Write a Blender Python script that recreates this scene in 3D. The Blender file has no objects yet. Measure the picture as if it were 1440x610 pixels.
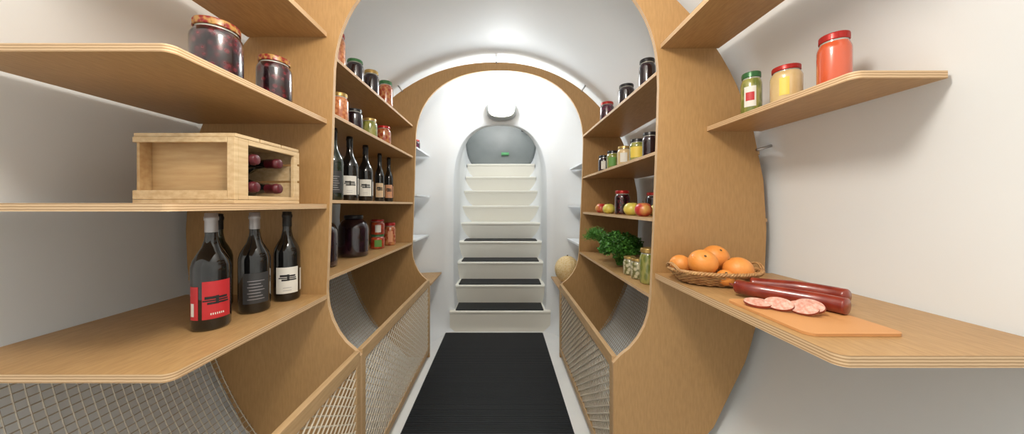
import bpy, math, random
from mathutils import Vector, Matrix
random.seed(7)
sc = bpy.context.scene
sc.view_settings.view_transform = 'Standard'
sc.view_settings.look = 'None'
sc.view_settings.exposure = 0.17
pi = math.pi

# ------------------------------------------------------------ materials
def newmat(name):
    m = bpy.data.materials.new(name); m.use_nodes = True
    nt = m.node_tree; b = nt.nodes['Principled BSDF']
    return m, nt, b
def mat(name, col, rough=0.5, metal=0.0, coat=0.0, emit=None, estr=0.0, spec=0.5, trans=0.0):
    m, nt, b = newmat(name)
    b.inputs['Base Color'].default_value = (*col, 1)
    b.inputs['Roughness'].default_value = rough
    b.inputs['Metallic'].default_value = metal
    b.inputs['Coat Weight'].default_value = coat
    b.inputs['Coat Roughness'].default_value = 0.05
    b.inputs['Specular IOR Level'].default_value = spec
    b.inputs['Transmission Weight'].default_value = trans
    if emit:
        b.inputs['Emission Color'].default_value = (*emit, 1)
        b.inputs['Emission Strength'].default_value = estr
    return m
def texmat(name, c1, c2, kind='noise', scale=20, stretch=(1,1,1), rough=0.5, coat=0.0, lo=0.35, hi=0.65, bump=0.0, bscale=None, c3=None, bdist=0.002, spec=0.5):
    m, nt, b = newmat(name); N = nt.nodes; L = nt.links
    tc = N.new('ShaderNodeTexCoord'); mp = N.new('ShaderNodeMapping')
    mp.inputs['Scale'].default_value = stretch
    L.new(tc.outputs['Object'], mp.inputs['Vector'])
    if kind == 'noise':
        t = N.new('ShaderNodeTexNoise'); t.inputs['Scale'].default_value = scale; t.inputs['Detail'].default_value = 5; out = t.outputs['Fac']
    elif kind == 'voronoi':
        t = N.new('ShaderNodeTexVoronoi'); t.inputs['Scale'].default_value = scale; out = t.outputs['Distance']
    else:
        t = N.new('ShaderNodeTexWave'); t.bands_direction = kind; t.inputs['Scale'].default_value = scale
        t.inputs['Distortion'].default_value = 0.6; t.inputs['Detail'].default_value = 2; out = t.outputs['Fac']
    L.new(mp.outputs['Vector'], t.inputs['Vector'])
    cr = N.new('ShaderNodeValToRGB'); L.new(out, cr.inputs['Fac'])
    e = cr.color_ramp.elements
    e[0].position = lo; e[0].color = (*c1, 1); e[1].position = hi; e[1].color = (*c2, 1)
    if c3:
        k = e.new((lo+hi)/2); k.color = (*c3, 1)
    L.new(cr.outputs['Color'], b.inputs['Base Color'])
    b.inputs['Roughness'].default_value = rough; b.inputs['Coat Weight'].default_value = coat
    b.inputs['Coat Roughness'].default_value = 0.04; b.inputs['Specular IOR Level'].default_value = spec
    if bump:
        bp = N.new('ShaderNodeBump'); bp.inputs['Strength'].default_value = bump; bp.inputs['Distance'].default_value = bdist
        if bscale:
            t2 = N.new('ShaderNodeTexNoise'); t2.inputs['Scale'].default_value = bscale; L.new(tc.outputs['Object'], t2.inputs['Vector']); L.new(t2.outputs['Fac'], bp.inputs['Height'])
        else:
            L.new(out, bp.inputs['Height'])
        L.new(bp.outputs['Normal'], b.inputs['Normal'])
    return m

M = {}
M['shell'] = texmat('white_fibreglass', (.82,.85,.87), (.84,.865,.88), 'noise', 3, rough=.55, bump=.1, bscale=5, bdist=.004, spec=.3)
M['stair'] = mat('stair_gelcoat', (.86,.84,.76), .45)
M['floor'] = texmat('floor_gelcoat', (.78,.79,.78), (.83,.83,.81), 'noise', 6, rough=.4)
M['ply_v'] = texmat('plywood_panel', (.40,.228,.088), (.455,.266,.106), 'noise', 30, (5,5,.8), rough=.45, bump=.04)
M['ply_h'] = texmat('plywood_shelf', (.42,.244,.098), (.50,.30,.128), 'noise', 30, (5,.8,5), rough=.4, bump=.04)
M['edge'] = texmat('plywood_edge', (.42,.25,.12), (.70,.50,.30), 'Z', 52, rough=.6, lo=.2, hi=.6)
M['edge_v'] = texmat('plywood_edge_vertical', (.50,.31,.16), (.68,.48,.28), 'Y', 52, rough=.6, lo=.2, hi=.6)
M['rail'] = texmat('bin_rail_wood', (.48,.31,.15), (.56,.375,.20), 'noise', 20, (6,.6,6), rough=.5)
M['rubber'] = mat('ribbed_rubber', (.011,.013,.016), .5, spec=.35)
M['wire'] = mat('expanded_metal', (.66,.59,.48), .45, .3)
M['wire2'] = mat('galvanised_wire', (.50,.45,.37), .45, .3)
M['steel'] = mat('steel', (.5,.5,.5), .3, .9)
M['black'] = mat('black_plastic', (.01,.01,.012), .35)
M['hatch'] = texmat('grey_hatch', (.18,.20,.20), (.22,.245,.245), 'noise', 3, rough=.35)
M['green'] = mat('green_sign', (.16,.5,.22), .4)
M['lampglass'] = mat('lamp_diffuser', (1,1,1), .3, emit=(1,.99,.86), estr=9)
M['lampbase'] = mat('lamp_base', (.30,.31,.30), .4)
M['pine'] = texmat('crate_pine', (.58,.40,.21), (.70,.53,.31), 'noise', 10, (5,.8,8), rough=.6)
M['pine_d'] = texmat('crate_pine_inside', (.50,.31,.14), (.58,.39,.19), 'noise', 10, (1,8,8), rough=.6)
M['bottle'] = mat('dark_bottle_glass', (.006,.006,.006), .07, coat=.6)
M['bottleg'] = mat('green_bottle_glass', (.010,.018,.010), .07, coat=.6)
M['cap_grey'] = mat('capsule_silver', (.42,.41,.42), .35, .5)
M['cap_red'] = mat('capsule_burgundy', (.10,.012,.018), .35)
M['cap_black'] = mat('capsule_black', (.015,.015,.016), .35)
M['lab_red'] = mat('label_red', (.52,.022,.028), .5)
M['lab_white'] = mat('label_white', (.76,.74,.68), .6)
M['lab_dark'] = mat('label_charcoal', (.035,.035,.037), .5)
M['lab_cream'] = mat('label_cream', (.70,.51,.32), .6)
M['lab_orange'] = mat('label_peach', (.66,.32,.17), .6)
M['lab_yellow'] = mat('label_yellow', (.76,.57,.09), .5)
M['lab_green'] = mat('label_green', (.12,.30,.06), .5)
M['ink'] = mat('label_ink', (.01,.01,.01), .6)
M['lid_red'] = mat('lid_red', (.42,.02,.015), .3, .3)
M['lid_gold'] = mat('lid_gold', (.50,.33,.11), .3, .6)
M['lid_black'] = mat('lid_black', (.012,.012,.015), .3)
M['lid_green'] = mat('lid_green', (.04,.15,.05), .3, .2)
M['lid_tartan'] = texmat('lid_tartan', (.20,.008,.008), (.38,.20,.05), 'voronoi', 80, rough=.3, lo=.35, hi=.7)
M['cherry'] = texmat('cherries_in_glass', (.12,.010,.016), (.008,.002,.004), 'voronoi', 60, rough=.25, coat=1, lo=.15, hi=.65)
M['beet'] = texmat('dark_preserve', (.022,.005,.012), (.008,.003,.006), 'voronoi', 30, rough=.2, coat=1)
M['plum'] = texmat('plum_preserve', (.10,.010,.04), (.03,.004,.014), 'voronoi', 40, rough=.2, coat=1)
M['tomato'] = texmat('tomato_preserve', (.52,.08,.025), (.31,.03,.01), 'voronoi', 35, rough=.2, coat=1)
M['carrot'] = texmat('carrot_salad', (.62,.25,.10), (.42,.12,.045), 'voronoi', 60, rough=.2, coat=1)
M['pepper'] = texmat('pepper_preserve', (.33,.05,.02), (.50,.20,.07), 'voronoi', 45, rough=.2, coat=1)
M['pickle'] = texmat('pickles_in_brine', (.15,.18,.025), (.34,.33,.09), 'voronoi', 50, (1,1,.5), rough=.2, coat=1)
M['beans'] = texmat('garlic_in_brine', (.55,.50,.32), (.15,.15,.05), 'voronoi', 60, rough=.2, coat=1)
M['mustard'] = texmat('mustard_sauce', (.68,.50,.25), (.60,.42,.18), 'noise', 20, rough=.3, coat=1)
M['redjuice'] = mat('tomato_sauce', (.62,.10,.035), .25, coat=1)
M['clear'] = mat('jar_neck_glass', (.38,.38,.33), .1, coat=1)
M['orange'] = texmat('orange_peel', (.80,.28,.045), (.84,.34,.08), 'noise', 14, rough=.42, bump=.5, bscale=260, bdist=.001)
M['apple_r'] = texmat('apple_skin_red', (.52,.04,.035), (.74,.47,.12), 'noise', 16, (1,1,.5), rough=.3, lo=.42, hi=.66)
M['apple_y'] = texmat('apple_skin_yellow', (.74,.57,.09), (.58,.56,.12), 'noise', 14, rough=.3)
M['stem'] = mat('stem', (.10,.06,.02), .7)
M['melon'] = texmat('melon_rind', (.62,.40,.14), (.74,.57,.31), 'voronoi', 70, rough=.6, lo=.1, hi=.6, bump=.6)
M['leaf'] = texmat('parsley_leaf', (.03,.12,.012), (.09,.28,.035), 'noise', 30, rough=.5)
M['dill'] = texmat('dill_leaf', (.06,.20,.025), (.13,.36,.06), 'noise', 30, rough=.5)
M['wicker'] = texmat('wicker', (.40,.19,.07), (.58,.34,.14), 'noise', 60, rough=.5)
M['sausage'] = texmat('smoked_sausage', (.18,.016,.010), (.30,.040,.018), 'noise', 30, rough=.3, coat=.5, bump=.3)
M['salami'] = texmat('sausage_cut_face', (.60,.25,.18), (.74,.49,.40), 'noise', 120, rough=.45)
M['board'] = mat('orange_cutting_board', (.64,.31,.115), .5)

# ------------------------------------------------------------ mesh builder
class MB:
    def __init__(s): s.v=[]; s.f=[]; s.m=[]; s.sm=[]; s.mats=[]
    def mi(s, key):
        if key not in s.mats: s.mats.append(key)
        return s.mats.index(key)
    def add(s, verts, faces, key, smooth=False):
        o=len(s.v); s.v += [tuple(p) for p in verts]; i=s.mi(key)
        for f in faces:
            s.f.append([a+o for a in f]); s.m.append(i); s.sm.append(smooth)
    def box(s, a, b, key):
        x0,y0,z0=a; x1,y1,z1=b
        v=[(x0,y0,z0),(x1,y0,z0),(x1,y1,z0),(x0,y1,z0),(x0,y0,z1),(x1,y0,z1),(x1,y1,z1),(x0,y1,z1)]
        s.add(v,[(0,3,2,1),(4,5,6,7),(0,1,5,4),(1,2,6,5),(2,3,7,6),(3,0,4,7)],key)
    def lathe(s, prof, key, seg=28, smooth=True, T=None):
        v=[];f=[];n=len(prof)
        for r,z in prof:
            for k in range(seg):
                a=2*pi*k/seg; p=Vector((r*math.cos(a),r*math.sin(a),z))
                v.append(T@p if T else p)
        for i in range(n-1):
            for k in range(seg):
                k2=(k+1)%seg
                f.append((i*seg+k,i*seg+k2,(i+1)*seg+k2,(i+1)*seg+k))
        s.add(v,f,key,smooth)
    def patch(s, r, z0, z1, a0, a1, key, seg=12, T=None):
        v=[];f=[]
        for i in range(seg+1):
            a=a0+(a1-a0)*i/seg
            for z in (z0,z1):
                p=Vector((r*math.cos(a),r*math.sin(a),z)); v.append(T@p if T else p)
        for i in range(seg): f.append((2*i,2*i+2,2*i+3,2*i+1))
        s.add(v,f,key,True)
    def tube(s, pts, r, key, k=6, closed=False, smooth=True, rf=None):
        pts=[Vector(p) for p in pts]; n=len(pts); v=[];f=[]
        up0=None
        for i,p in enumerate(pts):
            if closed: t=(pts[(i+1)%n]-pts[i-1])
            else: t=(pts[min(i+1,n-1)]-pts[max(i-1,0)])
            t.normalize()
            if up0 is None:
                up0=Vector((0,0,1)) if abs(t.z)<.9 else Vector((1,0,0))
            a=t.cross(up0)
            if a.length<1e-5: a=t.cross(Vector((.3,1,.2)))
            a.normalize(); b=a.cross(t).normalized(); up0=b
            rr=r*(rf(i/(n-1)) if rf else 1)
            for j in range(k):
                an=2*pi*j/k; v.append(p+a*rr*math.cos(an)+b*rr*math.sin(an))
        m=n if closed else n-1
        for i in range(m):
            i2=(i+1)%n
            for j in range(k):
                j2=(j+1)%k; f.append((i*k+j,i*k+j2,i2*k+j2,i2*k+j))
        if not closed:
            f.append(tuple(range(k-1,-1,-1))); f.append(tuple((n-1)*k+j for j in range(k)))
        s.add(v,f,key,smooth)
    def prism(s, poly, z0, z1, ktop, kside):
        n=len(poly)
        v=[(x,y,z0) for x,y in poly]+[(x,y,z1) for x,y in poly]
        s.add(v,[tuple(range(n))[::-1],tuple(range(n,2*n))],ktop)
        s.add(v,[(i,(i+1)%n,n+(i+1)%n,n+i) for i in range(n)],kside)
    def build(s, name, loc=(0,0,0), rotz=0, parent=None, bevel=0):
        me=bpy.data.meshes.new(name); me.from_pydata(s.v,[],s.f)
        for k in s.mats: me.materials.append(M[k])
        me.polygons.foreach_set('material_index', s.m)
        me.polygons.foreach_set('use_smooth', s.sm)
        me.update()
        ob=bpy.data.objects.new(name, me); sc.collection.objects.link(ob)
        ob.location=loc; ob.rotation_euler=(0,0,rotz)
        if parent: ob.parent=parent
        if bevel:
            bv=ob.modifiers.new('bevel','BEVEL'); bv.width=bevel; bv.segments=2; bv.limit_method='ANGLE'
        return ob
def empty(name):
    e=bpy.data.objects.new(name,None); sc.collection.objects.link(e); e.empty_display_size=.1; return e

# ------------------------------------------------------------ cross sections
CX, CZ = -.05, 1.10
AL, AR, BT, BB, EX = 1.23, 1.115, 1.22, 1.30, 2.1
def sec(t, cx=CX, cz=CZ, al=AL, ar=AR, bt=BT, bb=BB, et=EX, eb=EX, s=1.0):
    a=-pi/2-2*pi*t
    c,sn=math.cos(a),math.sin(a)
    e=et if sn>=0 else eb
    x=(abs(c)**(2/e))*(1 if c>=0 else -1); z=(abs(sn)**(2/e))*(1 if sn>=0 else -1)
    return (cx+(ar if x>=0 else al)*x*s, cz+(bt if z>=0 else bb)*z*s)
def outer_x(z, side, off=0.0):
    b=BT if z>CZ else BB
    q=max(0,1-(abs(z-CZ)/b)**EX)**(1/EX)
    return CX+side*((AR if side>0 else AL)*q+off)

# ------------------------------------------------------------ shell
def build_shell():
    NN=144; S=1.04
    rings=[]
    def opening(t): return sec(t,-.025,1.32,.45,.45,.645,1.38,2.6,7)
    for k in range(0,11):
        u=(k/10)*pi/2
        rings.append((-.55-.6*math.cos(u), [ (CX+(sec(t/NN,s=S)[0]-CX)*max(.001,math.sin(u)), CZ+(sec(t/NN,s=S)[1]-CZ)*max(.001,math.sin(u))) for t in range(NN)]))
    for y in (0,.6,1.2,1.8,2.2):
        rings.append((y,[sec(t/NN,s=S) for t in range(NN)]))
    for k in range(0,15):
        u=(k/14)*pi/2; bl=1-math.cos(u); y=2.3+.62*math.sin(u)
        R=[]
        for t in range(NN):
            a=sec(t/NN,s=S); b=opening(t/NN); R.append((a[0]*(1-bl)+b[0]*bl, a[1]*(1-bl)+b[1]*bl))
        rings.append((y,R))
    for dy,g in ((.012,-.004),(.03,-.006),(.06,-.004)):
        rings.append((2.92+dy,[(x+(-g if x<0 else g),z) for x,z in [opening(t/NN) for t in range(NN)]]))
    for k in range(1,17):
        q=k/16; y=2.98+q*1.56
        zf=.05+1.09*max(0,(y-3.0)); zf=min(zf,1.72)
        c=zf+.55
        top=1.965+1.0*(y-2.92)
        q2=min(1,q*2.5)
        al=.448+.075*q
        R=[]
        for t in range(NN):
            a=sec(t/NN,-.025,c,al,al,top-c,.62,2.7,3.0); b=opening(t/NN)
            R.append((a[0]*q2+b[0]*(1-q2), a[1]*q2+b[1]*(1-q2)))
        rings.append((y,R))
    v=[];f=[]
    for y,R in rings:
        for x,z in R: v.append((x,y,z))
    for i in range(len(rings)-1):
        for t in range(NN):
            t2=(t+1)%NN; f.append((i*NN+t,i*NN+t2,(i+1)*NN+t2,(i+1)*NN+t))
    mb=MB(); mb.add(v,f,'shell',True); mb.build('wall_shell')
    y,R=rings[-1]; cx=sum(p[0] for p in R)/NN; cz=sum(p[1] for p in R)/NN
    mb=MB(); v=[];f=[]
    for j,(s,dy) in enumerate(((1.0,0),(.97,-.02),(.93,-.025),(.6,-.01),(.3,.0),(.001,.004))):
        for x,z in R: v.append((cx+(x-cx)*s,y-.01+dy,cz+(z-cz)*s))
    for i in range(5):
        for t in range(NN):
            t2=(t+1)%NN; f.append((i*NN+t,i*NN+t2,(i+1)*NN+t2,(i+1)*NN+t))
    mb.add(v,f,'hatch',True)
    mb.tube([(.27,4.44,2.27),(.36,4.42,2.25),(.47,4.45,2.24)],.012,'black',8)
    mb.tube([(.40,4.43,2.245),(.40,4.50,2.245)],.02,'black',8)
    mb.tube([(-.02,4.49,1.945),(.09,4.49,1.945)],.022,'green',12)
    mb.build('door_1')
build_shell()

mb=MB(); mb.prism([(-.78,-.5),(.68,-.5),(.68,2.3),(.45,2.96),(-.5,2.96),(-.78,2.3)],-.02,0.0,'floor','floor'); mb.build('floor')

# ------------------------------------------------------------ stairs
def stairs():
    mb=MB()
    zs=[.204+.197*i for i in range(9)]; ys=[2.885+.181*i for i in range(9)]
    prof=[(ys[0]+.03,-.02)]
    for i in range(9):
        y,z=ys[i],zs[i]
        prof += [(y+.012,z-.035),(y+.002,z-.022),(y,z-.010),(y+.004,z-.003),(y+.012,z)]
        if i<8: prof += [(ys[i+1]+.045,z),(ys[i+1]+.05,z+.005)]
        else: prof += [(4.50,z)]
    prof.append((4.50,-.02))
    x0,x1=-.50,.45
    n=len(prof)
    v=[(x0,y,z) for y,z in prof]+[(x1,y,z) for y,z in prof]
    f=[(i,i+1,n+i+1,n+i) for i in range(n-1)]
    mb.add(v,f,'stair')
    for i in range(4):
        P=[(-.445+.004*i,ys[i]+.012),(.385,ys[i]+.012),(.385,ys[i]+.225),(-.445+.004*i,ys[i]+.225)]
        mb.prism(P,zs[i]+.0005,zs[i]+.008,'rubber','rubber')
    mb.build('staircase')
stairs()

def mat_runner():
    mb=MB(); x0,x1=-.529,.369; y=.35
    prof=[]
    while y<2.865:
        prof += [(y,.005),(y+.002,.0100),(y+.010,.0100),(y+.012,.005)]; y+=.0150
    n=len(prof)
    v=[(x0,a,b) for a,b in prof]+[(x1,a,b) for a,b in prof]
    mb.add(v,[(i,i+1,n+i+1,n+i) for i in range(n-1)],'rubber')
    mb.box((x0-.006,.35,.0005),(x1+.006,2.87,.005),'rubber')
    mb.build('rubber_floor_mat')
mat_runner()

# ------------------------------------------------------------ plywood arch partitions
def half_profile(side):
    if side<0: P=[(-.575,.004),(-.575,.3),(-.575,.59),(-.60,.615),(-.635,.645),(-.665,.685),(-.69,.735),(-.706,.79),(-.712,.85),(-.708,.95),(-.702,1.1),(-.696,1.3),(-.69,1.5),(-.685,1.68)]
    else: P=[(.447,.004),(.447,.3),(.447,.56),(.475,.59),(.515,.622),(.548,.662),(.575,.71),(.592,.765),(.600,.83),(.605,.95),(.612,1.1),(.620,1.3),(.627,1.5),(.632,1.68)]
    return P
def partition(name, y):
    left=half_profile(-1); right=half_profile(1)
    arch=[]
    cx=(-.685+.632)/2; a=(.632+.685)/2
    for k in range(1,36):
        an=pi-pi*k/36; c,s=math.cos(an),math.sin(an)
        arch.append((cx+a*(abs(c)**(2/2.35))*(1 if c>=0 else -1), 1.68+.573*abs(s)**(2/2.35)))
    inner=left+arch+right[::-1]
    outer=[]
    for x,z in left: outer.append((outer_x(z,-1),z))
    for k in range(1,36):
        q=k/36
        s0=((1.68-CZ)/BT)**(EX/2); a0=math.asin(s0); an=(pi-a0)-(pi-2*a0)*q
        c,s=math.cos(an),math.sin(an)
        xx=(abs(c)**(2/EX))*(1 if c>=0 else -1)
        outer.append((CX+(AR if xx>0 else AL)*xx, CZ+BT*abs(s)**(2/EX)))
    for x,z in right[::-1]: outer.append((outer_x(z,1),z))
    n=len(inner); t=.009; mb=MB()
    v=[(x,y-t,z) for x,z in inner]+[(x,y-t,z) for x,z in outer]+[(x,y+t,z) for x,z in inner]+[(x,y+t,z) for x,z in outer]
    fr=[(i,i+1,n+i+1,n+i) for i in range(n-1)]+[(2*n+i,3*n+i,3*n+i+1,2*n+i+1) for i in range(n-1)]
    mb.add(v,fr,'ply_v')
    ed=[(i,2*n+i,2*n+i+1,i+1) for i in range(n-1)]+[(n+i,n+i+1,3*n+i+1,3*n+i) for i in range(n-1)]+[(0,n,3*n,2*n),(n-1,3*n-1,4*n-1,2*n-1)]
    mb.add(v,ed,'edge_v')
    for tt in (.40,.5,.60,.29,.71,.21,.79):
        x,z=sec(tt); x2,z2=sec(tt,s=1.04)
        mb.tube([(CX+(x-CX)*.99,y-.016,CZ+(z-CZ)*.99),(x2,y-.02,z2)],.006,'steel',6)
    return mb.build(name)
Y1,Y2=1.25,2.42
partition('plywood_arch_partition',Y1)
partition('plywood_arch_partition',Y2)

# ------------------------------------------------------------ shelves
def rounded(xf, y0, y1, side, z, r0=0.0, extra=.03):
    xb=outer_x(z,side,extra)
    if r0>0:
        P=[]
        for k in range(9):
            a=pi/2*k/8
            P.append((xf+side*r0*(1-math.cos(a)) , y0+r0*(1-math.sin(a))))
        return [(xf,y1)]+P+[(xb,y0),(xb,y1)]
    return [(xf,y1),(xf,y0),(xb,y0),(xb,y1)]
def shelf(xf, ztop, y0, y1, side, th=.018, r0=0, m='ply_h', e='edge', extra=.02):
    mb=MB(); P=rounded(xf,y0,y1,side,ztop,r0,extra=extra)
    if side<0: P=P[::-1]
    mb.prism(P,ztop-th,ztop,m,e); return mb.build('plywood_shelf')
NL=(.655,1.2405)
for z in (1.895,1.545,1.204,.838): shelf(-.71,z,NL[0],NL[1],-1,r0=.02)
MID=(1.2595,2.4105)
for z in (1.825,1.582,1.221,.905): shelf(-.705 if z>1 else -.712,z,MID[0],MID[1],-1,th=.014)
shelf(.637,1.850,.56,1.2405,1,r0=.02)
shelf(.825,1.515,.72,1.2405,1,r0=.02,extra=.035)
shelf(.615,.925,.56,1.2405,1,th=.022,r0=.02,extra=.03)
for z in (1.745,1.42,1.145,.833): shelf(.628 if z>1 else .602,z,MID[0],MID[1],1,th=.014)
for xf,z,side,m in ((-.68,1.66,-1,'shell'),(-.68,1.285,-1,'shell'),(-.69,.925,-1,'shell'),(-.57,.575,-1,'ply_h'),(.625,1.54,1,'shell'),(.61,1.195,1,'shell'),(.60,.89,1,'shell'),(.45,.535,1,'ply_h')):
    mb=MB()
    P=[(xf,2.431),(xf,2.86),(side*.88+CX,2.80),(outer_x(z,side,-.06),2.45),(outer_x(z,side,-.06),2.431)]
    if side>0: P=P[::-1]
    mb.prism(P,z-.014,z,m,m if m=='shell' else 'edge'); mb.build('corner_shelf')

# ------------------------------------------------------------ storage bins
def clipseg(p,d,w,h):
    t0,t1=-1e9,1e9
    for q,dd,mx in ((p[0],d[0],w),(p[1],d[1],h)):
        a=(0-q)/dd; b=(mx-q)/dd
        if a>b:a,b=b,a
        t0=max(t0,a);t1=min(t1,b)
    return (t0,t1) if t1-t0>.002 else None
def storage_bin(side,y0,y1):
    xf=-.575 if side<0 else .447; zt=.605 if side<0 else .575
    root=empty('mesh_storage_bin')
    mb=MB(); w=.022
    a,b=min(xf,xf+side*w),max(xf,xf+side*w)
    mb.box((a,y0,zt-.045),(b,y1,zt+.006),'rail')
    mb.box((a,y0,.045),(b,y1,.085),'rail')
    mb.box((a,y0,.085),(b,y0+.03,zt-.045),'rail')
    mb.box((a,y1-.03,.085),(b,y1,zt-.045),'rail')
    mb.build('rail_frame',parent=root,bevel=.002)
    mb=MB(); W=y1-y0-.06; H=zt-.045-.085; xx=xf+side*.008
    py,pz=.050,.034
    for sgn in (1,-1):
        n=int(W/py)+int(H/pz)+4
        for k in range(-int(H/pz)-3,n):
            p=(k*py,0 if sgn>0 else H); d=(py,pz*sgn)
            c=clipseg(p,d,W,H)
            if c:
                A=(xx+sgn*.002,y0+.03+p[0]+d[0]*c[0],.085+p[1]+d[1]*c[0]); B=(xx+sgn*.002,y0+.03+p[0]+d[0]*c[1],.085+p[1]+d[1]*c[1])
                mb.tube([A,B],.0032,'wire',4,smooth=False)
    mb.build('diamond_mesh',parent=root)
    prof=[]
    for k in range(60):
        z=.10+.72*(k/59)
        prof.append((outer_x(z,side,-.035),z))
    mb=MB(); L=[0]
    for i in range(59): L.append(L[-1]+math.dist(prof[i],prof[i+1]))
    s=0;i=0
    while s<L[-1]:
        while L[i+1]<s: i+=1
        q=(s-L[i])/(L[i+1]-L[i]); x=prof[i][0]*(1-q)+prof[i+1][0]*q; z=prof[i][1]*(1-q)+prof[i+1][1]*q
        mb.tube([(x,y0,z),(x,y1,z)],.0019,'wire2',4,smooth=False); s+=.022
    y=y0+.01
    while y<y1:
        mb.tube([(x,y,z) for x,z in prof[::3]],.0019,'wire2',4,smooth=False); y+=.022
    zb=.10; xb=outer_x(zb,side,-.035)
    n=0
    x=xf+side*.03
    while abs(x-xb)>.02 and n<40:
        mb.tube([(x,y0,zb),(x,y1,zb)],.0018,'wire2',4,smooth=False); x+=side*.026; n+=1
    mb.build('wire_liner',parent=root)
storage_bin(-1,.50,1.2405); storage_bin(-1,1.2595,2.4105); storage_bin(1,1.2595,2.4105)

# ------------------------------------------------------------ jars
def face_ang(x,y): return math.atan2(-y*.8,-x)
def jar(name,x,y,z,r,h,body,lid,label=None,seg=28):
    mb=MB()
    mb.lathe([(0,.0),(r*.86,0),(r*.96,h*.02),(r,h*.07),(r,h*.68),(r*.985,h*.73),(r*.90,h*.80),(r*.83,h*.835)],body,seg)
    mb.lathe([(r*.83,h*.835),(r*.82,h*.87)],'clear',seg)
    mb.lathe([(r*.84,h*.865),(r*.885,h*.87),(r*.895,h*.88),(r*.885,h*.90),(r*.885,h*.975),(r*.87,h*.992),(r*.82,h),(r*.74,h*.992),(0,h*.992)],lid,seg)
    for k in range(12):
        a=2*pi*k/12
        mb.tube([(r*.888*math.cos(a),r*.888*math.sin(a),h*.885),(r*.888*math.cos(a),r*.888*math.sin(a),h*.965)],r*.02,lid,4)
    if label:
        a=face_ang(x,y); lk=label[0]; w=label[1]
        mb.patch(r+.0007,h*.16,h*.64,a-w,a+w,lk)
        if len(label)>2: 
            mb.patch(r+.0012,h*.30,h*.50,a-w*.7,a+w*.7,label[2])
    return mb.build(name,(x,y,z+.0006))
def bottle(name,x,y,z,r,h,glass,cap,label=None,ang=None,T=None,parent=None,loc=None):
    mb=MB(); neck=.0145 if r>.035 else .0125
    mb.lathe([(0,.006),(r*.6,.004),(r*.92,0),(r,.008),(r,h*.50),(r*.99,h*.54),(r*.90,h*.59),(r*.68,h*.65),(r*.48,h*.70),(neck*1.12,h*.76),(neck,h*.80),(neck,h*.84)],glass,32,T=T)
    mb.lathe([(neck+.0006,h*.83),(neck+.001,h*.835),(neck+.0005,h*.93),(neck+.0025,h*.935),(neck+.0025,h*.965),(neck+.0008,h*.97),(neck+.0008,h*.995),(neck-.002,h),(0,h)],cap,24,T=T)
    a=face_ang(x,y) if ang is None else ang
    R=r+.0006
    def dragonfly(z0,c=0.0,w=1.0):
        mb.patch(R+.0006,z0-.0015,z0+.0025,a-.72*w+c,a+.55*w+c,'ink')
        mb.patch(R+.0006,z0+.005,z0+.013,a-.62*w+c,a-.08+c,'ink'); mb.patch(R+.0006,z0+.005,z0+.011,a-.02+c,a+.50*w+c,'ink')
        mb.patch(R+.0006,z0-.010,z0-.004,a-.50*w+c,a-.06+c,'ink'); mb.patch(R+.0006,z0-.009,z0-.004,a+.0+c,a+.58*w+c,'ink')
        mb.patch(R+.0008,z0-.010,z0+.014,a-.11+c,a+.05+c,'ink',4)
    if label=='red':
        mb.patch(R,h*.10,h*.42,a-.55,a+.95,'lab_red'); mb.patch(R,h*.10,h*.38,a-1.35,a-.75,'lab_red')
        mb.patch(R+.0004,h*.13,h*.24,a-1.25,a-1.0,'lab_white')
        dragonfly(h*.255,.2)
        for k in range(7): mb.patch(R+.0006,h*.135,h*.152,a-.15+k*.10,a-.10+k*.10,'lab_white',2)
    if label=='dark':
        mb.patch(R,h*.10,h*.40,a-.85,a+.85,'lab_dark')
        for k in range(7):
            mb.patch(R+.0006,h*(.14+.03*k),h*(.145+.03*k),a-.55+.1*(k%2),a+.5-.12*(k%3),'cap_grey',6)
    if label in('white','cream','orange'):
        key={'white':'lab_white','cream':'lab_cream','orange':'lab_orange'}[label]
        mb.patch(R,h*.09,h*.38,a-.95,a+.75,key)
        dragonfly(h*.26)
        mb.patch(R,h*.10,h*.35,a+1.0,a+1.6,key)
        for k in range(2): mb.patch(R+.0006,h*(.12+.03*k),h*(.126+.03*k),a-.4,a+.2,'cap_grey',6)
    return mb.build(name,(x,y,z+.0006) if loc is None else loc,parent=parent)

jar('jar_of_cherries',-.790,.850,1.545,.057,.151,'cherry','lid_tartan')
jar('jar_of_cherries',-.765,1.03,1.545,.050,.142,'cherry','lid_tartan')
bottle('wine_bottle',-.868,.915,.838,.0455,.338,'bottle','cap_grey','red')
bottle('wine_bottle',-.852,1.055,.838,.0445,.336,'bottle','cap_grey','dark')
bottle('wine_bottle',-.832,1.185,.838,.0440,.336,'bottle','cap_black','white')
bottle('wine_bottle',-1.02,1.10,.838,.0420,.330,'bottleg','cap_black')

crate=empty('wooden_wine_crate')
mb=MB()
x0,x1,y0,y1,z0,z1=-1.025,-.742,.850,1.12,1.2045,1.400; t=.010
mb.box((x0,y0,z0),(x1,y1,z0+t),'pine')
for k in range(3):
    w=(y1-y0)/3; mb.box((x0,y0+k*w+.003,z1-t),(x1,y0+(k+1)*w-.003,z1),'pine')
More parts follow.
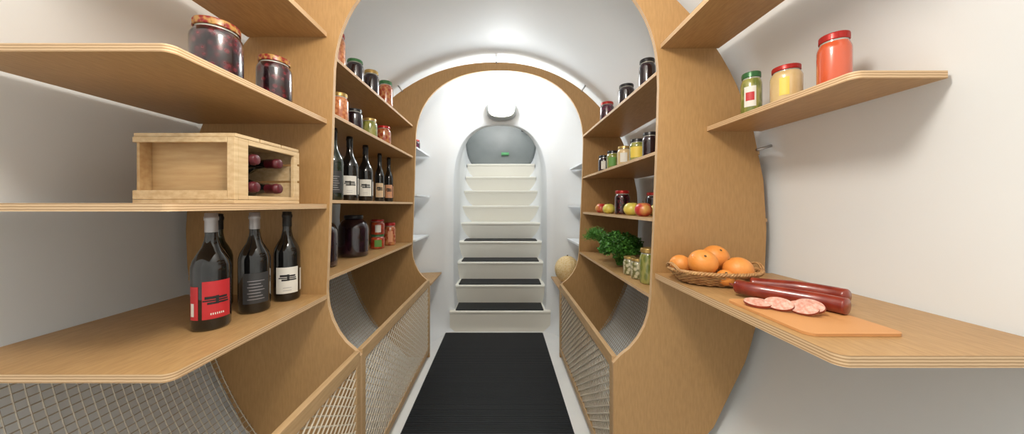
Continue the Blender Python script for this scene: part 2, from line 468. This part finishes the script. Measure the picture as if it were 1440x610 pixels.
# open near compartment closed by an inner divider
mb.box((x0+.009,y0+.040,z0+t),(x1-.030,y0+.046,z1-t),'pine_d')
mb.box((x0,y0,z1-.026),(x1-.022,y0+.009,z1-t-.001),'pine'); mb.box((x0,y0,z0+t+.001),(x1-.022,y0+.009,z0+.036),'pine')
mb.box((x1-.021,y0,z0+t+.001),(x1,y0+.012,z1-t-.001),'pine'); mb.box((x1-.012,y0+.013,z0+t+.001),(x1,y0+.046,z1-t-.001),'pine')
mb.box((x0,y1-.010,z0+t+.001),(x1,y1,z0+.075),'pine'); mb.box((x0,y1-.010,z0+.082),(x1,y1,z0+.135),'pine'); mb.box((x0,y1-.010,z0+.142),(x1,y1,z1-t-.001),'pine')
mb.box((x0,y0+.010,z0+t+.001),(x0+.008,y1-.011,z1-t-.001),'pine_d')
mb.box((x1-.008,y0+.047,z1-.026),(x1,y1-.011,z1-t-.001),'pine'); mb.box((x1-.008,y0+.047,z0+t+.001),(x1,y1-.011,z0+.022),'pine')
mb.box((x1-.012,y1-.028,z0+.022),(x1,y1-.011,z1-.026),'pine')
mb.build('crate_box',parent=crate,bevel=.001)
for i,(yy,zz) in enumerate(((.938,1.254),(1.035,1.254),(.938,1.338),(1.035,1.338))):
    T=Matrix.Rotation(pi/2,4,'Y')
    bottle('bottle_%d'%(i+1),-1.012,yy,zz,.038,.262,'bottle','cap_red',T=T,loc=(-1.012,yy,zz),parent=crate)

Z=1.825
jar('jar_of_carrot_salad',-.752,1.39,Z,.037,.150,'carrot','lid_red')
jar('jar_of_blackberries',-.757,1.575,Z,.041,.112,'beet','lid_green')
jar('jar_of_plums',-.757,1.77,Z,.042,.142,'beet','lid_gold')
jar('jar_of_peppers',-.755,1.98,Z,.045,.165,'pepper','lid_green')
jar('jar_of_blackberries',-.87,1.68,Z,.041,.13,'beet','lid_gold')
jar('jar_of_carrot_salad',-.86,1.9,Z,.041,.13,'carrot','lid_gold')
Z=1.582
jar('jar_of_carrot_salad',-.752,1.415,Z,.038,.128,'carrot','lid_gold')
jar('jar_of_blackberries',-.752,1.56,Z,.038,.100,'beet','lid_black')
jar('jar_of_pickles',-.755,1.745,Z,.040,.104,'pickle','lid_gold')
jar('jar_of_peppers',-.757,1.955,Z,.043,.115,'pepper','lid_red')
jar('jar_of_pickles',-.88,1.85,Z,.040,.12,'pickle','lid_gold')
jar('jar_of_plums',-.88,1.62,Z,.040,.12,'beet','lid_red')
Z=1.221
bottle('wine_bottle',-.785,1.425,Z,.042,.335,'bottleg','cap_black','dark')
bottle('wine_bottle',-.800,1.605,Z,.042,.335,'bottle','cap_black','white')
bottle('wine_bottle',-.820,1.835,Z,.042,.335,'bottle','cap_black','white')
bottle('wine_bottle',-.842,2.10,Z,.031,.330,'bottle','cap_black','cream')
bottle('wine_bottle',-.846,2.28,Z,.031,.330,'bottle','cap_black','orange')
def big_jar(x,y,z):
    mb=MB(); r=.080; h=.235
    mb.lathe([(0,0),(r*.85,0),(r*.97,.008),(r,.03),(r,h*.66),(r*.97,h*.74),(r*.83,h*.84),(r*.62,h*.90),(r*.56,h*.92)],'beet',36)
    mb.lathe([(r*.58,h*.915),(r*.63,h*.92),(r*.63,h*.985),(r*.6,h),(0,h)],'lid_black',30)
    mb.build('large_preserve_jar',(x,y,z+.0006))
big_jar(-.861,1.775,.905); big_jar(-.872,1.46,.905)
jar('jar_of_tomatoes',-.850,2.085,.905,.046,.095,'tomato','lid_green',('lab_green',.5))
jar('jar_of_tomatoes',-.850,2.085,1.0010,.046,.100,'tomato','lid_red',('lab_white',.4))
jar('jar_of_peppers',-.828,2.255,.905,.041,.165,'pepper','lid_red',('lab_orange',.4))
jar('jar_of_plums',-.755,2.66,1.66,.038,.10,'plum','lid_red')

Z=1.745
jar('jar_of_blackberries',.672,1.43,Z,.036,.128,'beet','lid_black')
jar('jar_of_plums',.68,1.69,Z,.042,.112,'beet','lid_black')
jar('jar_of_plums',.682,2.01,Z,.044,.122,'plum','lid_red')
Z=1.42
jar('jar_of_blackberries',.685,1.43,Z,.033,.115,'beet','lid_black')
jar('jar_of_honey',.684,1.565,Z,.036,.112,'pickle','lid_black',('lab_yellow',.9))
jar('jar_of_mustard',.686,1.735,Z,.038,.108,'mustard','lid_gold',('lab_white',.5))
jar('jar_of_pickles',.686,1.92,Z,.036,.115,'pickle','lid_black',('lab_green',.6))
jar('jar_of_blackberries',.684,2.08,Z,.036,.112,'beet','lid_black',('lab_white',.4))
Z=1.145
jar('jar_of_cherries',.700,1.80,Z,.042,.138,'cherry','lid_red')
jar('jar_of_blackberries',.80,1.62,Z,.042,.12,'beet','lid_red')
def apple(x,y,z,r,key):
    mb=MB(); P=[]
    for k in range(17):
        a=pi*k/16; rr=r*math.sin(a)*(1+.10*math.cos(a)) ; zz=-r*.90*math.cos(a)
        if k>12: zz-=r*.30*((k-12)/4)**2
        if k<3: zz+=r*.10*((3-k)/3)**2
        P.append((max(rr,0.0001),zz+r*.82))
    mb.lathe(P,key,28); mb.tube([(0,0,r*1.38),(.002,.001,r*1.6),(.005,.002,r*1.85)],.0016,'stem',5)
    ob=mb.build('apple',(x,y,z+.0008)); ob.rotation_euler=(.0,.0,random.random()*6)
for x,y,r,k in ((.692,2.16,.040,'apple_r'),(.70,2.04,.037,'apple_r'),(.672,1.945,.038,'apple_y'),(.682,1.625,.041,'apple_y'),(.675,1.475,.040,'apple_r'),(.765,1.52,.036,'apple_y'),(.79,2.1,.037,'apple_r'),(.765,1.36,.036,'apple_r')): apple(x,y,1.145,r,k)

def parsley(x,y,z,R,n):
    mb=MB()
    for i in range(n):
        th=random.random()*2*pi; ph=math.acos(random.uniform(-.25,1)); rr=R*random.uniform(.55,1.0)
        tip=Vector((rr*math.sin(ph)*math.cos(th),rr*1.0*math.sin(ph)*math.sin(th),.105+rr*.85*math.cos(ph)))
        base=Vector((random.uniform(-.02,.02),random.uniform(-.02,.02),.01))
        mid=(tip+base)/2+Vector((0,0,.03))
        if i%4==0: mb.tube([base,mid,tip],.0011,'dill',4)
        for j in range(5):
            c=tip+Vector((random.uniform(-1,1),random.uniform(-1,1),random.uniform(-1,1)))*.014
            c.z=max(c.z,.008)
            u=Vector((random.uniform(-1,1),random.uniform(-1,1),random.uniform(-.4,.7))).normalized(); w=u.cross(Vector((random.random(),random.random(),1))).normalized()
            s=random.uniform(.008,.014)
            v=[c-u*s, c-u*s*.2+w*s*.8, c+u*s*.2+w*s*.35, c+u*s*.7+w*s*.6, c+u*s*1.1, c+u*s*.7-w*s*.6, c+u*s*.2-w*s*.35, c-u*s*.2-w*s*.8]
            nrm=u.cross(w)*s*.3
            v=[p+(nrm if k%2 else -nrm) for k,p in enumerate(v)]
            v=[(p.x,p.y,max(p.z,.002)) for p in v]
            mb.add(v,[(0,1,2),(0,2,6),(0,6,7),(2,3,4),(2,4,6),(4,5,6)],'leaf')
    mb.build('bunch_of_parsley',(x,y,z))
parsley(.695,1.82,.834,.120,340)
def dill(x,y,z):
    mb=MB()
    for i in range(40):
        th=random.uniform(pi*.6,pi*1.5); L=random.uniform(.09,.16)
        b=Vector((.03,.02,.02)); d=Vector((math.cos(th),math.sin(th)*.8,0))
        g=random.uniform(.9,1.4)
        pts=[b+d*L*q+Vector((0,0,.12*math.sin(q*2.2)*g+ .02)) for q in (0,.25,.5,.75,1)]
        mb.tube(pts,.0012,'dill',4)
        for q in range(26):
            u=random.uniform(.35,1); k=min(int(u*4),3); p=pts[k].lerp(pts[k+1],u*4-k)
            e=p+Vector((random.uniform(-1,1),random.uniform(-1,1),random.uniform(-.6,1)))*.026
            mb.tube([p,e],.0012,'dill',3,smooth=False)
    mb.build('bunch_of_dill',(x,y,z))
dill(.672,2.08,.834)
jar('jar_of_garlic',.672,1.625,.833,.033,.095,'beans','lid_gold')
jar('jar_of_garlic',.675,1.535,.833,.034,.100,'beans','lid_gold')
jar('jar_of_pickles',.682,1.44,.833,.038,.165,'pickle','lid_gold')
jar('jar_of_mustard',.735,2.66,1.195,.035,.11,'mustard','lid_gold')

def melon(x,y,z,r):
    mb=MB(); v=[];f=[]; A,B=60,30
    for i in range(B+1):
        a=pi*i/B
        for j in range(A):
            b=2*pi*j/A; g=1-.025*abs(math.cos(b*5))**6*math.sin(a)
            v.append((r*g*math.sin(a)*math.cos(b),r*g*math.sin(a)*math.sin(b),-r*1.08*math.cos(a)))
    for i in range(B):
        for j in range(A): f.append((i*A+j,i*A+(j+1)%A,(i+1)*A+(j+1)%A,(i+1)*A+j))
    mb.add(v,f,'melon',True); mb.tube([(0,0,r*1.06),(.003,0,r*1.16)],.006,'stem',6)
    mb.build('cantaloupe_melon',(x,y,z+r*1.08))
melon(.550,2.62,.536,.106)

Z=1.515
jar('jar_of_olives',.872,1.078,Z,.0305,.145,'pickle','lid_green',('lab_white',.55,'lab_red'))
jar('jar_of_mustard',.882,.956,Z,.039,.112,'mustard','lid_red',('lab_yellow',.3))
jar('jar_of_tomato_sauce',.893,.828,Z,.034,.140,'redjuice','lid_red')

def wicker_basket(x,y,z):
    mb=MB(); ax,ay=.150,.105; NS=40
    def ring(zz,g,ph,r,amp=.0035):
        pts=[]
        for k in range(NS*4):
            a=2*pi*k/(NS*4); w=amp*math.sin(NS/2*a+ph)
            pts.append(((ax*g+w)*math.cos(a),(ay*g+w)*math.sin(a),zz))
        mb.tube(pts,r,'wicker',5,closed=True)
    for k in range(8):
        q=k/7; ring(.005+.034*q,.74+.24*q,pi*(k%2),.0027)
    for ph in (0,pi/1.5,2*pi/1.5):
        pts=[]
        for k in range(200):
            a=2*pi*k/200; pts.append(((ax+.004*math.cos(30*a+ph))*math.cos(a),(ay+.004*math.cos(30*a+ph))*math.sin(a),.046+.004*math.sin(30*a+ph)))
        mb.tube(pts,.0038,'wicker',5,closed=True)
    for k in range(NS):
        a=2*pi*(k+.5)/NS
        mb.tube([(ax*.70*math.cos(a),ay*.70*math.sin(a),.004),(ax*.98*math.cos(a),ay*.98*math.sin(a),.046)],.0022,'wicker',4)
    for k in range(7): ring(.004,.08+.1*k,pi*(k%2),.003,.002)
    v=[(0,0,.003)]+[(ax*.75*math.cos(2*pi*k/40),ay*.75*math.sin(2*pi*k/40),.003) for k in range(40)]
    mb.add(v,[(0,1+k,1+(k+1)%40) for k in range(40)],'wicker')
    for s in (-1,1):
        for o in (0,.007):
            mb.tube([(s*(ax+o)*math.cos(a),(ay+o)*math.sin(a)*1.0,.048+.02*math.cos(a/.36*pi/2)) for a in [(-.36+.72*k/10) for k in range(11)]],.0032,'wicker',5)
    mb.build('wicker_basket',(x,y,z))
wicker_basket(.752,1.095,.926)
def orange(x,y,z,r):
    mb=MB(); P=[]
    for k in range(25):
        a=pi*k/24; rr=r*math.sin(a); zz=-r*.96*math.cos(a)
        if k>22: zz-=.003
        P.append((max(rr,.0001),zz))
    mb.lathe(P,'orange',36); mb.lathe([(.0001,r*.955),(.003,r*.95),(.004,r*.935)],'stem',8)
    ob=mb.build('orange',(x,y,z)); ob.rotation_euler=(random.uniform(-.8,.8),random.uniform(-.8,.8),0)
for x,y,z,r in ((.700,1.075,.998,.046),(.800,1.045,.978,.045),(.785,1.135,1.006,.045),(.668,1.155,.976,.037),(.735,1.015,.960,.026),(.735,1.165,.970,.034)): orange(x,y,z,r)

mb=MB()
def rr(x0,y0,x1,y1,r):
    P=[]
    for cx,cy,a0 in ((x1-r,y1-r,0),(x0+r,y1-r,pi/2),(x0+r,y0+r,pi),(x1-r,y0+r,3*pi/2)):
        for k in range(7):
            a=a0+pi/2*k/6; P.append((cx+r*math.cos(a),cy+r*math.sin(a)))
    return P
mb.prism(rr(.638,.640,.845,.88,.02),.9256,.9316,'board','board'); mb.build('cutting_board')

def catmull(P,n=10):
    P=[Vector(p) for p in P]; out=[]
    for i in range(len(P)-1):
        a=P[max(i-1,0)];b=P[i];c=P[i+1];d=P[min(i+2,len(P)-1)]
        for k in range(n):
            t=k/n; out.append(.5*((2*b)+(c-a)*t+(2*a-5*b+4*c-d)*t*t+(3*b-a-3*c+d)*t**3))
    out.append(P[-1]); return out
def endf(q): 
    e=min(q,1-q)*22
    return math.sqrt(max(.02,1-(1-min(1,e))**2))
z=.9316+.0210
mb=MB()
mb.tube(catmull([(.712,.940,z),(.733,.895,z),(.772,.850,z),(.812,.800,z),(.830,.765,z),(.838,.745,z)]),.0208,'sausage',16,rf=endf)
mb.tube([(.713,.940,z),(.708,.958,z+.002)],.003,'sausage',6)
mb.build('smoked_sausage')
mb=MB()
mb.tube(catmull([(.79,.985,z-.004),(.830,.955,z-.003),(.880,.915,z),(.915,.865,z),(.930,.825,z)]),.0205,'sausage',16,rf=endf)
mb.build('smoked_sausage')
def slice_(x,y,tilt,az,r=.018):
    mb=MB(); T=Matrix.Rotation(az,4,'Z')@Matrix.Rotation(tilt,4,'X')@Matrix.Diagonal((1.6,1,1,1))
    mb.lathe([(.0001,.0),(r,0)],'salami',28,T=T); mb.lathe([(r,0),(r*1.03,.002),(r*1.03,.005),(r,.007)],'sausage',28,T=T); mb.lathe([(r,.007),(.0001,.0072)],'salami',28,T=T)
    dz=r*math.sin(abs(tilt))
    mb.build('sausage_slice',(x,y,.932+dz+.0005))
for x,y,t,a in ((.672,.81,.35,-.7),(.706,.785,.75,-.9),(.738,.755,.75,-1.0),(.766,.765,.85,-1.15)): slice_(x,y,t,a)

# ------------------------------------------------------------ lamps
def bulkhead(x,y,z,sgn,tilt):
    root=empty('bulkhead_wall_lamp'); root.location=(x,y,z); root.rotation_euler=(tilt,0,0)
    for nm,key,w,h,d0,d1 in (('lamp_base','lampbase',.138,.090,0.06,-.02),('diffuser','lampglass',.118,.074,-.02,-.045)):
        mb=MB(); NN=48; R=[]
        for k,(s,q) in enumerate(((1,0),(1,.5),(.97,.8),(.88,1),(.5,1.05),(.001,1.08))):
            yy=(d0+(d1-d0)*q)*sgn
            for t in range(NN):
                a=2*pi*t/NN; c,sn=math.cos(a),math.sin(a); R.append((w*s*abs(c)**.75*(1 if c>0 else -1),yy,h*s*abs(sn)**.75*(1 if sn>0 else -1)))
        f=[(i*NN+t,i*NN+(t+1)%NN,(i+1)*NN+(t+1)%NN,(i+1)*NN+t) for i in range(5) for t in range(NN)]
        mb.add(R,f,key,True); mb.build(nm,parent=root)
bulkhead(-.012,2.82,2.078,1,0)
def light(name,loc,e,col,r):
    l=bpy.data.lights.new(name,'POINT'); l.energy=e; l.color=col; l.shadow_soft_size=r
    o=bpy.data.objects.new(name,l); sc.collection.objects.link(o); o.location=loc
light('end_wall_light',(-.01,2.62,2.12),12.5,(.92,.97,1.0),.07)
light('ceiling_light',(-.05,.35,2.10),37,(1.0,.92,.81),.12)
light('stairwell_fill',(-.03,3.7,2.45),9,(1.0,.97,.93),.12)  # added fill hidden above the opening to brighten the steps, no lamp there
mb=MB(); mb.lathe([(.001,.06),(.11,.06),(.13,.03),(.13,.02)],'lampbase',32); mb.lathe([(.125,.02),(.10,-.005),(.001,-.015)],'lampbase',32); mb.build('ceiling_lamp',(-.05,.35,2.29))

w=bpy.data.worlds.new('world'); sc.world=w; w.use_nodes=True
w.node_tree.nodes['Background'].inputs[0].default_value=(.9,.95,1,1); w.node_tree.nodes['Background'].inputs[1].default_value=.5

cam=bpy.data.cameras.new('camera'); co=bpy.data.objects.new('camera',cam); sc.collection.objects.link(co)
co.location=(0,0,1.2); co.rotation_euler=(pi/2,0,0)
cam.sensor_fit='HORIZONTAL'; cam.sensor_width=36; cam.lens=432*36/1440
cam.shift_x=13/1440; cam.shift_y=-17/1440; cam.clip_start=.02
sc.camera=co
